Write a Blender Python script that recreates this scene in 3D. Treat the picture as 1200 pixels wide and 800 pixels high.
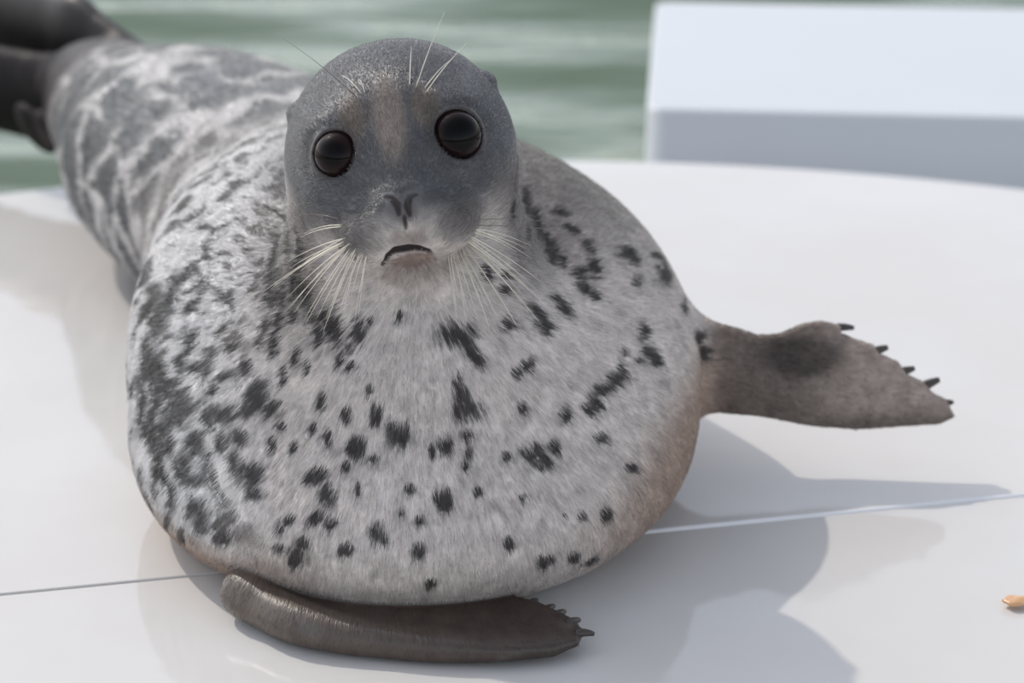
import bpy, bmesh, math, random
import numpy as np
from mathutils import Vector, Matrix

for o in list(bpy.data.objects):
    bpy.data.objects.remove(o)
random.seed(7)
rng = np.random.default_rng(7)
scene = bpy.context.scene
COL = scene.collection

# ------------------------------------------------------------------ camera
CAM_LOC = np.array([0.0, -2.3, 1.1])
PITCH = math.radians(22.0)
LENS = 80.0
FPX = LENS / 36.0 * 1200.0
cam = bpy.data.cameras.new('camera')
cam.lens = LENS
cam.sensor_width = 36.0
cam_o = bpy.data.objects.new('camera', cam)
cam_o.location = CAM_LOC
cam_o.rotation_euler = (math.pi / 2 - PITCH, 0, 0)
COL.objects.link(cam_o)
scene.camera = cam_o
cam.dof.use_dof = True
cam.dof.focus_distance = 2.20
cam.dof.aperture_fstop = 3.2
cam.clip_end = 200

# ------------------------------------------------------------------ sky, sun, exposure
SUN_DIR = Vector((-0.70, 0.65, 1.0)).normalized()        # towards the sun
world = bpy.data.worlds.new('World')
scene.world = world
world.use_nodes = True
wn = world.node_tree
wn.nodes.clear()
w_out = wn.nodes.new('ShaderNodeOutputWorld')
w_bg = wn.nodes.new('ShaderNodeBackground')
w_sky = wn.nodes.new('ShaderNodeTexSky')
w_sky.sky_type = 'NISHITA'
w_sky.sun_disc = False
w_sky.sun_elevation = math.asin(SUN_DIR.z)
w_sky.sun_rotation = math.atan2(SUN_DIR.x, SUN_DIR.y)
w_sky.air_density = 1.0
w_sky.dust_density = 1.2
w_sky.ozone_density = 1.0
w_bg.inputs['Strength'].default_value = 0.215
w_hs = wn.nodes.new('ShaderNodeHueSaturation')
w_hs.inputs['Saturation'].default_value = 0.38
wn.links.new(w_sky.outputs[0], w_hs.inputs['Color'])
wn.links.new(w_hs.outputs[0], w_bg.inputs[0])
wn.links.new(w_bg.outputs[0], w_out.inputs[0])

sun = bpy.data.lights.new('sun_offscreen', 'SUN')
sun.energy = 1.7
sun.angle = math.radians(0.9)
sun.color = (1.0, 0.93, 0.84)
sun_o = bpy.data.objects.new('sun_offscreen', sun)
sun_o.rotation_euler = SUN_DIR.to_track_quat('Z', 'Y').to_euler()
sun_o.location = (-4, 4, 6)
COL.objects.link(sun_o)

scene.view_settings.view_transform = 'Standard'
scene.view_settings.look = 'None'
scene.view_settings.gamma = 1.0
scene.view_settings.use_curve_mapping = False
scene.view_settings.exposure = 0.0

# ------------------------------------------------------------------ helpers
CF = np.array([0, math.cos(PITCH), -math.sin(PITCH)])
CU = np.array([0, math.sin(PITCH), math.cos(PITCH)])
CR = np.array([1.0, 0, 0])


def ray(px, py):
    d = CR * (px - 600) / FPX + CU * (400 - py) / FPX + CF
    return d / np.linalg.norm(d)


def at(px, py, Y):
    """the point at depth Y that lies on the sight line of a photo pixel"""
    d = ray(px, py)
    return CAM_LOC + d * ((Y - CAM_LOC[1]) / d[1])


def ground(px, py, z=0.0):
    d = ray(px, py)
    return CAM_LOC + d * ((z - CAM_LOC[2]) / d[2])


def pix(P):
    q = P - CAM_LOC
    w = q @ CF
    return np.stack([600 + FPX * (q @ CR) / w, 400 - FPX * (q @ CU) / w], -1)


def tag(o, label=None, cat=None, group=None, kind=None):
    if label: o['label'] = label
    if cat: o['category'] = cat
    if group: o['group'] = group
    if kind: o['kind'] = kind
    return o


def mesh_obj(name, verts, faces, mat, parent=None, smooth=True):
    me = bpy.data.meshes.new(name)
    me.from_pydata([tuple(map(float, v)) for v in verts], [], [tuple(map(int, f)) for f in faces])
    me.update()
    if smooth:
        me.polygons.foreach_set('use_smooth', [True] * len(me.polygons))
    if mat: me.materials.append(mat)
    o = bpy.data.objects.new(name, me)
    COL.objects.link(o)
    if parent: o.parent = parent
    return o


def bm_obj(name, bm, mat, parent=None, smooth=False):
    me = bpy.data.meshes.new(name)
    bm.to_mesh(me); bm.free()
    if smooth:
        me.polygons.foreach_set('use_smooth', [True] * len(me.polygons))
    if mat: me.materials.append(mat)
    o = bpy.data.objects.new(name, me)
    COL.objects.link(o)
    if parent: o.parent = parent
    return o


class NT:
    """small node-tree writer"""
    def __init__(self, name):
        self.m = bpy.data.materials.new(name)
        self.m.use_nodes = True
        self.t = self.m.node_tree
        self.b = self.t.nodes['Principled BSDF']
        self.out = self.t.nodes['Material Output']

    def n(self, typ, **kw):
        nd = self.t.nodes.new(typ)
        for k, v in kw.items():
            setattr(nd, k, v)
        return nd

    def set(self, sock, v):
        if hasattr(v, 'links') or hasattr(v, 'is_output'):
            self.t.links.new(v, sock)
        else:
            sock.default_value = v

    def math(self, op, a, b=None, c=None, clamp=False):
        nd = self.n('ShaderNodeMath', operation=op, use_clamp=clamp)
        self.set(nd.inputs[0], a)
        if b is not None: self.set(nd.inputs[1], b)
        if c is not None: self.set(nd.inputs[2], c)
        return nd.outputs[0]

    def mix(self, f, a, b, blend='MIX'):
        nd = self.n('ShaderNodeMix', data_type='RGBA', blend_type=blend)
        self.set(nd.inputs['Factor'], f)
        self.set(nd.inputs[6], a if not isinstance(a, tuple) else (*a, 1.0)[:4])
        self.set(nd.inputs[7], b if not isinstance(b, tuple) else (*b, 1.0)[:4])
        return nd.outputs[2]

    def ramp(self, f, lo, hi, smooth=True):
        nd = self.n('ShaderNodeMapRange', interpolation_type='SMOOTHSTEP' if smooth else 'LINEAR')
        self.set(nd.inputs[0], f)
        nd.inputs[1].default_value = lo; nd.inputs[2].default_value = hi
        return nd.outputs[0]

    def noise(self, vec, scale, detail=3, rough=0.55, dist=0.0):
        nd = self.n('ShaderNodeTexNoise')
        if vec is not None: self.set(nd.inputs['Vector'], vec)
        nd.inputs['Scale'].default_value = scale
        nd.inputs['Detail'].default_value = detail
        nd.inputs['Roughness'].default_value = rough
        nd.inputs['Distortion'].default_value = dist
        return nd.outputs['Fac']

    def mapping(self, vec, scale=(1, 1, 1), rot=(0, 0, 0)):
        nd = self.n('ShaderNodeMapping')
        self.set(nd.inputs[0], vec)
        nd.inputs['Scale'].default_value = scale
        nd.inputs['Rotation'].default_value = rot
        return nd.outputs[0]

    def attr(self, name, out='Fac'):
        nd = self.n('ShaderNodeAttribute', attribute_name=name)
        return nd.outputs[out]

    def bump(self, h, strength, dist, normal=None):
        nd = self.n('ShaderNodeBump')
        self.set(nd.inputs['Height'], h)
        nd.inputs['Strength'].default_value = strength
        nd.inputs['Distance'].default_value = dist
        if normal is not None: self.t.links.new(normal, nd.inputs['Normal'])
        return nd.outputs[0]

    def p(self, **kw):
        for k, v in kw.items():
            s = self.b.inputs[k.replace('_', ' ')]
            if isinstance(v, tuple) and len(v) == 3 and s.type == 'RGBA': v = (*v, 1.0)
            self.set(s, v)
        return self.m


# ------------------------------------------------------------------ materials of the setting
def mat_deck():
    N = NT('white_deck')
    tc = N.n('ShaderNodeTexCoord').outputs['Object']
    n1 = N.noise(tc, 2.2, 4, 0.6)
    n2 = N.noise(tc, 14.0, 4, 0.6)
    col = N.mix(N.ramp(n1, 0.35, 0.7), (0.645, 0.62, 0.595), (0.675, 0.665, 0.65))
    col = N.mix(N.math('MULTIPLY', N.ramp(n2, 0.58, 0.75), 0.25), col, (0.66, 0.62, 0.59))
    r = N.math('MULTIPLY_ADD', N.ramp(n1, 0.4, 0.65), 0.06, 0.035)
    b = N.bump(N.noise(tc, 5.0, 3, 0.5), 0.10, 0.02)
    b = N.bump(N.noise(tc, 160.0, 2, 0.5), 0.04, 0.001, b)
    return N.p(Base_Color=col, Roughness=r, Normal=b, IOR=1.45)


def mat_platform():
    N = NT('white_platform')
    tc = N.n('ShaderNodeTexCoord').outputs['Object']
    col = N.mix(N.noise(tc, 3.0, 3), (0.58, 0.605, 0.63), (0.62, 0.645, 0.67))
    return N.p(Base_Color=col, Roughness=0.35)


def mat_water():
    N = NT('pool_water')
    tc = N.n('ShaderNodeTexCoord').outputs['Object']
    m = N.mapping(tc, (1.0, 3.0, 1.0), (0, 0, 0.12))
    b = N.bump(N.noise(m, 3.0, 3, 0.5), 0.30, 0.05)
    return N.p(Base_Color=(0.120, 0.168, 0.112), Roughness=0.04, IOR=1.24, Normal=b)


M_DECK, M_PLAT, M_WATER = mat_deck(), mat_platform(), mat_water()

# ------------------------------------------------------------------ deck: a rounded stage of two panels
SEAM_A, SEAM_B = ground(205, 675)[:2], ground(1170, 580)[:2]
ARC_C, ARC_R = np.array([0.03, -0.80]), 2.0


def panel(name, poly, parent, top=0.0, th=0.05, bev=0.004):
    bm = bmesh.new()
    vt = [bm.verts.new((p[0], p[1], top)) for p in poly]
    f = bm.faces.new(vt)
    if f.normal.z < 0: bmesh.ops.reverse_faces(bm, faces=[f])
    bm.normal_update()
    if f.normal.z < 0: f.normal_flip()
    r = bmesh.ops.extrude_face_region(bm, geom=[f])
    bmesh.ops.translate(bm, verts=[g for g in r['geom'] if isinstance(g, bmesh.types.BMVert)], vec=(0, 0, 0))
    for v in vt: v.co.z = top - th
    bmesh.ops.recalc_face_normals(bm, faces=bm.faces)
    ed = [e for e in bm.edges if all(abs(v.co.z - top) < 1e-6 for v in e.verts)]
    bmesh.ops.bevel(bm, geom=ed, offset=bev, segments=4, affect='EDGES', profile=0.5)
    o = bm_obj(name, bm, M_DECK, parent, smooth=False)
    return o


sd = (SEAM_B - SEAM_A) / np.linalg.norm(SEAM_B - SEAM_A)
sn = np.array([-sd[1], sd[0]])


def seam_at(x, off):
    t = (x - SEAM_A[0]) / sd[0]
    return SEAM_A + sd * t + sn * off


G = 0.0002
arc = []
for k in range(97):
    a = math.radians(6 + 168 * k / 96)
    arc.append(ARC_C + ARC_R * np.array([math.cos(a), math.sin(a)]))
arc = [p for p in arc if (p - SEAM_A) @ sn > 0.03]
rear_poly = [seam_at(arc[-1][0], G), seam_at(arc[0][0], G)] + arc
front_poly = [(-2.6, -3.6), (2.6, -3.6), seam_at(2.6, -G), seam_at(-2.6, -G)]
base_poly = [(-2.55, -3.55), (2.55, -3.55), seam_at(2.55, 0)] + [ARC_C + (p - ARC_C) * 0.975 for p in arc] + [seam_at(-2.55, 0)]
floor = panel('floor', base_poly, None, top=-0.012, th=0.30, bev=0.003)
tag(floor, 'white rounded fibreglass stage that the seal lies on', None, kind='structure')
panel('deck_panel', rear_poly, floor, bev=0.0015)
front = panel('deck_panel', front_poly, floor, bev=0.0015)
for v in front.data.vertices:                       # the front panel has settled a little, more so to the right
    v.co.z -= 0.0022 + 0.0017 * max(-1.0, min(1.0, v.co.x))

# added white bead imitating the sky-reflecting line along the right half of the seam
bead_v, bead_f = [], []
for i, x in enumerate(np.linspace(0.02, 1.7, 60)):
    c = seam_at(x, -0.0012)
    zf = -(0.0022 + 0.0017 * max(-1.0, min(1.0, x)))
    for k in range(7):
        th = math.pi * k / 6
        bead_v.append((c[0] + sn[0] * 0.0030 * math.cos(th), c[1] + sn[1] * 0.0030 * math.cos(th), zf * 0.5 - 0.0012 + 0.0032 * math.sin(th)))
    if i:
        for k in range(6):
            bead_f.append((i * 7 + k, i * 7 + k + 1, (i - 1) * 7 + k + 1, (i - 1) * 7 + k))
mesh_obj('seam_bright_bead', bead_v, bead_f, NT('seam_bright_white').p(Base_Color=(0.86, 0.86, 0.88), Roughness=0.25), floor)

# ------------------------------------------------------------------ pool water with real swells
WZ = -0.17


def build_water():
    xs = np.linspace(-9, 9, 220)
    ys = np.concatenate([np.linspace(-4, 0.6, 20)[:-1], np.linspace(0.6, 7, 220), np.linspace(7, 40, 60)[1:]])
    X, Y = np.meshgrid(xs, ys)
    Z = np.zeros_like(X)
    r = np.random.default_rng(3)
    for lam, amp in ((0.85, .012), (0.62, .010), (0.47, .009), (0.36, .005), (0.27, .003), (1.3, .012)):
        for k in range(2):
            th = math.radians(90 + r.uniform(-26, 26))
            ph = r.uniform(0, 6.28)
            Z += amp * 0.6 * np.sin(2 * np.pi / lam * (X * math.cos(th) + Y * math.sin(th)) + ph + 0.5 * np.sin(X * 1.7 + k))
    Z *= np.clip(1.4 - Y / 20, 0.2, 1)
    ny, nx = X.shape
    V = np.stack([X, Y, Z + WZ], -1).reshape(-1, 3)
    i = np.arange(ny * nx).reshape(ny, nx)
    F = np.stack([i[:-1, :-1], i[:-1, 1:], i[1:, 1:], i[1:, :-1]], -1).reshape(-1, 4)
    o = mesh_obj('pool_water', V, F, M_WATER)
    tag(o, 'rippled grey-green pool water behind the white stage', 'water', kind='stuff')


build_water()


# ------------------------------------------------------------------ white platform beyond the deck
def build_platform():
    bm = bmesh.new()
    w, d, zt, zb = 2.2, 0.76, 0.04, -0.30
    bmesh.ops.create_cube(bm, size=1.0)
    for v in bm.verts:
        v.co = Vector(((v.co.x + 0.5) * w, (v.co.y + 0.5) * d, zb + (v.co.z + 0.5) * (zt - zb)))
    vert_e = [e for e in bm.edges if abs(e.verts[0].co.z - e.verts[1].co.z) > 0.1]
    bmesh.ops.translate(bm, verts=[v for v in bm.verts if v.co.z < 0 and v.co.y < 0.1], vec=(0, -0.24, 0))   # front sloped outward so that more sky light brightens it
    bmesh.ops.bevel(bm, geom=vert_e, offset=0.03, segments=6, affect='EDGES', profile=0.5)
    top_e = [e for e in bm.edges if all(abs(v.co.z - zt) < 1e-5 for v in e.verts)]
    bmesh.ops.bevel(bm, geom=top_e, offset=0.006, segments=3, affect='EDGES', profile=0.5)
    o = bm_obj('white_platform', bm, M_PLAT, None, smooth=False)
    o.location = (0.224, 1.36, 0)
    o.rotation_euler = (0, 0, math.radians(-4.5))
    tag(o, 'white block platform with a shaded side standing in the pool beyond the stage', 'platform')


build_platform()


# ------------------------------------------------------------------ the seal: an implicit body
def ell(P, c, r, R=None):
    q = P - np.asarray(c)
    if R is not None: q = q @ R
    r = np.asarray(r, float)
    k0 = np.sqrt(((q / r) ** 2).sum(-1)) + 1e-9
    k1 = np.sqrt(((q / (r * r)) ** 2).sum(-1)) + 1e-9
    return k0 * (k0 - 1.0) / k1


def cap(P, a, b, ra, rb):
    a = np.asarray(a, float); b = np.asarray(b, float)
    ab = b - a
    t = np.clip(((P - a) @ ab) / (ab @ ab), 0, 1)
    return np.linalg.norm(P - a - t[:, None] * ab, axis=-1) - (ra + (rb - ra) * t)


def smin(a, b, k):
    h = np.maximum(k - np.abs(a - b), 0.0) / k
    return np.minimum(a, b) - h * h * k * 0.25


def smax(a, b, k):
    return -smin(-a, -b, k)


def rot(yaw=0, pitch=0, roll=0):
    m = Matrix.Rotation(math.radians(yaw), 3, 'Z') @ Matrix.Rotation(math.radians(pitch), 3, 'X') @ Matrix.Rotation(math.radians(roll), 3, 'Y')
    return np.array(m)


# head frame: columns = right (in the photo), forward (nose), up
HEAD_O = at(465, 160, -0.125)
HYAW, HPITCH, HROLL = 1.8, 8.0, -9.0
_f = Vector((math.sin(math.radians(HYAW)) * math.cos(math.radians(HPITCH)),
             -math.cos(math.radians(HYAW)) * math.cos(math.radians(HPITCH)), math.sin(math.radians(HPITCH))))
_u = Vector((0, 0, 1)); _r = _u.cross(_f).normalized() * 1.0
if _r.x < 0: _r = -_r
_u = _r.cross(-_f) if (_r.cross(-_f)).z > 0 else _r.cross(_f)
_q = Matrix.Rotation(math.radians(-HROLL), 3, -_f)
_r = _q @ _r; _u = _q @ _u
if _r.z < 0:
    _q2 = Matrix.Rotation(math.radians(2 * HROLL), 3, -_f); _r = _q2 @ _r; _u = _q2 @ _u
HM = np.stack([np.array(_r), np.array(_f), np.array(_u)], 1)      # local = (P-O) @ HM


def h2w(p):
    return HEAD_O + HM @ np.asarray(p, float)


EYE_R = (0.0238, 0.0262)
EYES = []          # filled in below: centre, looking axis, radius (head frame)
CUTS = []          # nostrils, lip cleft, mouth: chains of (point, radius)


def head_base(P):
    q = (P - HEAD_O) @ HM
    qa = q.copy(); qa[:, 0] = np.abs(qa[:, 0])
    d = ell(q, (0, -0.020, 0.000), (0.105, 0.105, 0.092))
    d = smin(d, ell(qa, (0.042, 0.018, -0.040), (0.064, 0.080, 0.062)), 0.05)       # cheeks
    d = smin(d, cap(q, (0, 0.045, 0.012), (0, 0.112, -0.042), 0.040, 0.023), 0.040)    # bridge of the nose
    d = smin(d, ell(q, (0, 0.080, -0.070), (0.058, 0.055, 0.036)), 0.028)              # muzzle
    d = smin(d, ell(qa, (0.033, 0.106, -0.073), (0.034, 0.032, 0.026)), 0.014)         # whisker pads
    d = smin(d, ell(q, (0, 0.078, -0.116), (0.038, 0.042, 0.021)), 0.014)              # lower jaw
    d = smin(d, ell(q, (0, 0.126, -0.052), (0.023, 0.013, 0.015)), 0.02)              # nose
    d = smin(d, ell(qa, (0.048, 0.044, 0.026), (0.030, 0.026, 0.014)), 0.03)          # brow
    d = smin(d, ell(qa, (0.098, -0.030, 0.036), (0.007, 0.010, 0.007)), 0.010)        # ear
    return d


def head_sdf(P):
    d = head_base(P)
    q = (P - HEAD_O) @ HM
    for c, ax, r in EYES:
        e = q - c
        le = np.linalg.norm(e, axis=-1)
        d = smax(d, -(le - r * 1.0), 0.006)
        h = e @ ax
        rad = np.sqrt(np.maximum(le ** 2 - h ** 2, 0))
        rim = np.sqrt((rad - r * 0.97) ** 2 + (h - r * 0.20) ** 2) - 0.0034
        d = smin(d, rim, 0.006)
        d = smax(d, -(le - r * 0.985), 0.001)
    for chain, k in CUTS:
        c = None
        for (a, ra), (b, rb) in zip(chain[:-1], chain[1:]):
            e = cap(q, a, b, ra, rb)
            c = e if c is None else np.minimum(c, e)
        d = smax(d, -c, k)
    return d


def place_face():
    def tr(px, py):
        d = ray(px, py); t = 1.8
        for _ in range(80):
            t += 0.8 * head_base((CAM_LOC + d * t)[None])[0]
        return CAM_LOC + d * t
    for (px, py), r in zip(((397, 181), (533, 160)), EYE_R):
        p = tr(px, py)
        g = np.array([head_base((p + e)[None])[0] - head_base((p - e)[None])[0] for e in np.eye(3) * 0.004])
        g /= np.linalg.norm(g)
        v = -ray(px, py)
        ax = g + 0.9 * v; ax /= np.linalg.norm(ax)
        c = p - v * r * 0.56
        EYES.append(((c - HEAD_O) @ HM, ax @ HM, r))

    def chain(pts, k, sink=0.0):
        CUTS.append(([((tr(a, b) - HEAD_O) @ HM - np.array([0, sink, 0]), r) for a, b, r in pts], k))
    chain([(451.5, 231, .0008), (459, 232.4, .0016), (465.5, 240, .0026), (467.5, 251, .0012)], 0.003)
    chain([(488, 227.6, .0008), (480.5, 230.6, .0016), (477.5, 240, .0026), (480, 252, .0012)], 0.003)
    chain([(474, 254, .0013), (475.6, 268, .0006)], 0.004)
    chain([(447, 311, .0004), (456, 299, .0026), (464, 294, .0042), (478, 292, .0050), (490, 292, .0046), (500, 294, .0030), (511, 304, .0004)], 0.004)
    for k in range(2): print('eye', EYES[k])
    for c, k in CUTS: print('cut', [np.round(p, 4).tolist() for p, r in c])


place_face()


def poly_sdf(p, V):
    d = np.full(len(p), 1e9); s = np.ones(len(p))
    n = len(V)
    for i in range(n):
        a = V[i]; b = V[i - 1]
        e = b - a; w = p - a
        t = np.clip((w @ e) / (e @ e), 0, 1)
        bb = w - t[:, None] * e
        d = np.minimum(d, (bb ** 2).sum(-1))
        c1 = p[:, 1] >= a[1]; c2 = p[:, 1] < b[1]; c3 = e[0] * w[:, 1] > e[1] * w[:, 0]
        s = np.where((c1 & c2 & c3) | (~c1 & ~c2 & ~c3), -s, s)
    return s * np.sqrt(d)


class Paddle:
    """a flipper: an outline in its own plane with a given thickness profile"""
    def __init__(self, origin, e1, e2, pixels):
        self.o = np.asarray(origin, float)
        self.e1 = np.asarray(e1, float) / np.linalg.norm(e1)
        e2 = np.asarray(e2, float); e2 = e2 - self.e1 * (e2 @ self.e1)
        self.e2 = e2 / np.linalg.norm(e2)
        self.n = np.cross(self.e1, self.e2)
        self.V = np.array([self.hit(*p) for p in pixels])

    def pt(self, px, py):
        d = ray(px, py)
        return CAM_LOC + d * (((self.o - CAM_LOC) @ self.n) / (d @ self.n))

    def hit(self, px, py):
        w = self.pt(px, py) - self.o
        return np.array([w @ self.e1, w @ self.e2])

    def loc(self, P):
        w = P - self.o
        return np.stack([w @ self.e1, w @ self.e2, w @ self.n], -1)

    def sdf(self, P, thick, edge):
        q = self.loc(P)
        d2 = poly_sdf(q[:, :2], self.V) + edge
        th = thick(q)
        w = np.abs(q[:, 2]) - th + edge
        return np.sqrt(np.maximum(d2, 0) ** 2 + np.maximum(w, 0) ** 2) + np.minimum(np.maximum(d2, w), 0) - edge


# raised fore flipper (photo right)
FL = Paddle(at(900, 440, 0.045), (1, 0.0, 0), (0, 0.30, 0.95),
            [(800, 380), (850, 386), (885, 395), (915, 391), (940, 380), (962, 376), (984, 381), (986, 392), (998, 396),
             (1022, 404), (1030, 414), (1052, 424), (1062, 438), (1082, 448), (1092, 460), (1108, 468), (1118, 488),
             (1100, 496), (1050, 499), (1000, 502), (940, 494), (880, 482), (825, 472), (795, 470)])
# fore flipper flat on the deck (photo bottom)
FB = Paddle(ground(470, 735, 0.016), (1, 0, 0), (0, 1, 0.06),
            [(285, 684), (310, 684), (380, 688), (500, 694), (600, 702), (630, 708), (655, 719), (672, 728), (684, 741), (678, 754),
             (650, 763), (590, 768), (500, 763), (410, 750), (350, 736), (310, 720), (284, 700)])
HINDS = [
    (at(185, 100, 1.00), at(90, 42, 1.14), at(-60, 2, 1.40), 0.045, 0.062, 0.066),
    (at(165, 135, 0.96), at(75, 120, 1.06), at(-60, 90, 1.22), 0.060, 0.072, 0.066),
]


def fore_r(P):
    s = lambda q: np.clip((q[:, 0] + 0.07) / 0.25, 0, 1)

    def th(q):
        t = s(q)
        low = np.clip(0.5 - (q[:, 1] + 0.0) / 0.09, 0, 1)
        # faint finger ridges fanning out from the wrist
        ang = np.arctan2(q[:, 1] + 0.020, q[:, 0] + 0.09)
        ridge = 0.0012 * np.cos(ang * 24.0) * np.clip((q[:, 0]) / 0.08, 0, 1)
        return (0.017 - 0.012 * t) + 0.007 * low * (1 - 0.3 * t) + ridge
    d = FL.sdf(P, th, 0.0045)
    d = smin(d, cap(P, FL.pt(760, 430) + np.array([0, .02, 0]), FL.pt(850, 434), 0.055, 0.030), 0.04)
    d = smin(d, cap(P, FL.pt(850, 434), FL.pt(960, 470), 0.026, 0.012), 0.03)
    return d


def fore_b(P):
    def th(q):
        t = np.clip((q[:, 0] + 0.2) / 0.36, 0, 1)
        return 0.014 - 0.0085 * t
    d = FB.sdf(P, th, 0.005)
    pts = [(286, 694, .026, .015), (312, 711, .022, .020), (352, 731, .020, .020), (430, 750, .014, .014), (540, 761, .0095, .0095), (640, 759, .007, .006)]
    g = [(ground(a, b, c), r) for a, b, c, r in pts]
    kn = np.array([[*p, r] for p, r in g])
    kn = np.concatenate([kn[:1] * 2 - kn[1:2], kn, kn[-1:] * 2 - kn[-2:-1]])
    fine_ = []
    for i in range(1, len(kn) - 2):                 # Catmull-Rom through the leading edge
        for t in np.linspace(0, 1, 4)[:-1]:
            a, b, c, e = kn[i - 1], kn[i], kn[i + 1], kn[i + 2]
            fine_.append(0.5 * (2 * b + (c - a) * t + (2 * a - 5 * b + 4 * c - e) * t * t + (3 * b - a - 3 * c + e) * t ** 3))
    fine_.append(kn[-2])
    g = [(k[:3], k[3]) for k in fine_]
    arm = None
    for (a, ra), (b, rb) in zip(g[:-1], g[1:]):
        e = cap(P, a, b, ra, rb)
        arm = e if arm is None else np.minimum(arm, e)
    d = smin(d, arm, 0.022)
    d = smin(d, cap(P, (-0.22, -0.15, 0.045), g[0][0], 0.03, 0.016), 0.03)
    return d


def hind(P):
    d = None
    for a, b, c, ra, rb, rc in HINDS:
        ax = (c - a) / np.linalg.norm(c - a)
        side = np.cross(ax, [0, 0, 1]); side /= np.linalg.norm(side)
        # flattened: squash across the blade
        w = np.cross(side, ax)
        B = np.stack([ax, side * 0.0 + w, side], 1)
        Q = (P - a) @ B
        Q = Q * np.array([1, 1, 2.0])
        la = (a - a) @ B; lb = ((b - a) @ B) * np.array([1, 1, 2.0]); lc = ((c - a) @ B) * np.array([1, 1, 2.0])
        e = smin(cap(Q, la, lb, ra, rb), cap(Q, lb, lc, rb, rc), 0.02) * 0.6
        d = e if d is None else smin(d, e, 0.02)
    d = smin(d, ell(P, at(42, 150, 1.0), (0.016, 0.05, 0.045), rot(35, 0, -25)), 0.012)   # tail
    return d


def in_box(P, lo, hi):
    return ((P > lo) & (P < hi)).all(-1)


def local(P, f, lo, hi, far=0.2):
    out = np.full(len(P), far)
    m = in_box(P, np.asarray(lo), np.asarray(hi))
    if m.any(): out[m] = f(P[m])
    return out


def torso(P):
    d = ell(P, (-0.104, 0.015, 0.145), (0.308, 0.265, 0.165))
    d = smin(d, ell(P, (-0.108, -0.030, 0.080), (0.303, 0.325, 0.138)), 0.05)
    d = smin(d, ell(P, (-0.235, -0.115, 0.055), (0.105, 0.105, 0.075)), 0.06)      # soft roll over the flipper root
    d = smin(d, ell(P, (-0.122, 0.105, 0.178), (0.294, 0.270, 0.186)), 0.06)
    d = smin(d, ell(P, (-0.180, 0.28, 0.165), (0.235, 0.26, 0.168), rot(22)), 0.09)
    m = P[:, 1] > 0.10
    if m.any():
        Q = P[m]
        r = ell(Q, (-0.310, 0.50, 0.158), (0.200, 0.24, 0.162), rot(34))
        r = smin(r, ell(Q, (-0.430, 0.70, 0.152), (0.180, 0.22, 0.156), rot(36)), 0.10)
        r = smin(r, ell(Q, (-0.540, 0.86, 0.158), (0.108, 0.17, 0.102), rot(38)), 0.08)
        r = smin(r, ell(Q, (-0.600, 0.96, 0.178), (0.078, 0.13, 0.078), rot(38)), 0.05)
        d[m] = smin(d[m], r, 0.10)
    return d


def body_sdf(P):
    d = torso(P)
    # breast and neck
    neck = cap(P, h2w((0, -0.045, -0.03)), np.array([-0.105, -0.100, 0.225]), 0.106, 0.150)
    d = smin(d, neck, 0.030)
    d = smin(d, ell(P, (-0.105, -0.165, 0.180), (0.180, 0.115, 0.150)), 0.07)
    d = smin(d, local(P, head_sdf, HEAD_O - 0.2, HEAD_O + 0.2), 0.03)
    d = smin(d, local(P, fore_r, (0.10, -0.15, -0.05), (0.60, 0.30, 0.32)), 0.035)
    d = smax(d, -(P[:, 2] - 0.003), 0.012)
    fb = local(P, fore_b, (-0.50, -0.52, -0.05), (0.20, 0.02, 0.28))
    fb = smax(fb, -(P[:, 2] + 0.0015), 0.008)
    d = smin(d, fb, 0.008)
    d = smin(d, local(P, hind, (-1.40, 0.75, -0.1), (-0.40, 1.70, 0.60)), 0.03)
    return d


def lines(*segs):
    out = [segs[0][0]]
    for a, b, st in segs:
        n = max(1, int(round((b - a) / st)))
        out += list(a + (b - a) * (np.arange(n) + 1) / n)
    return np.array(out)


GX = lines((-1.16, -0.46, 0.011), (-0.46, -0.26, 0.0054), (-0.26, 0.05, 0.0025), (0.05, 0.25, 0.0054), (0.25, 0.52, 0.0036))
GY = lines((-0.46, -0.30, 0.0038), (-0.30, -0.03, 0.0027), (-0.03, 0.12, 0.0044), (0.12, 0.50, 0.009), (0.50, 1.50, 0.013))
GZ = lines((-0.010, 0.06, 0.0030), (0.06, 0.32, 0.0048), (0.32, 0.56, 0.0025))


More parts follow.
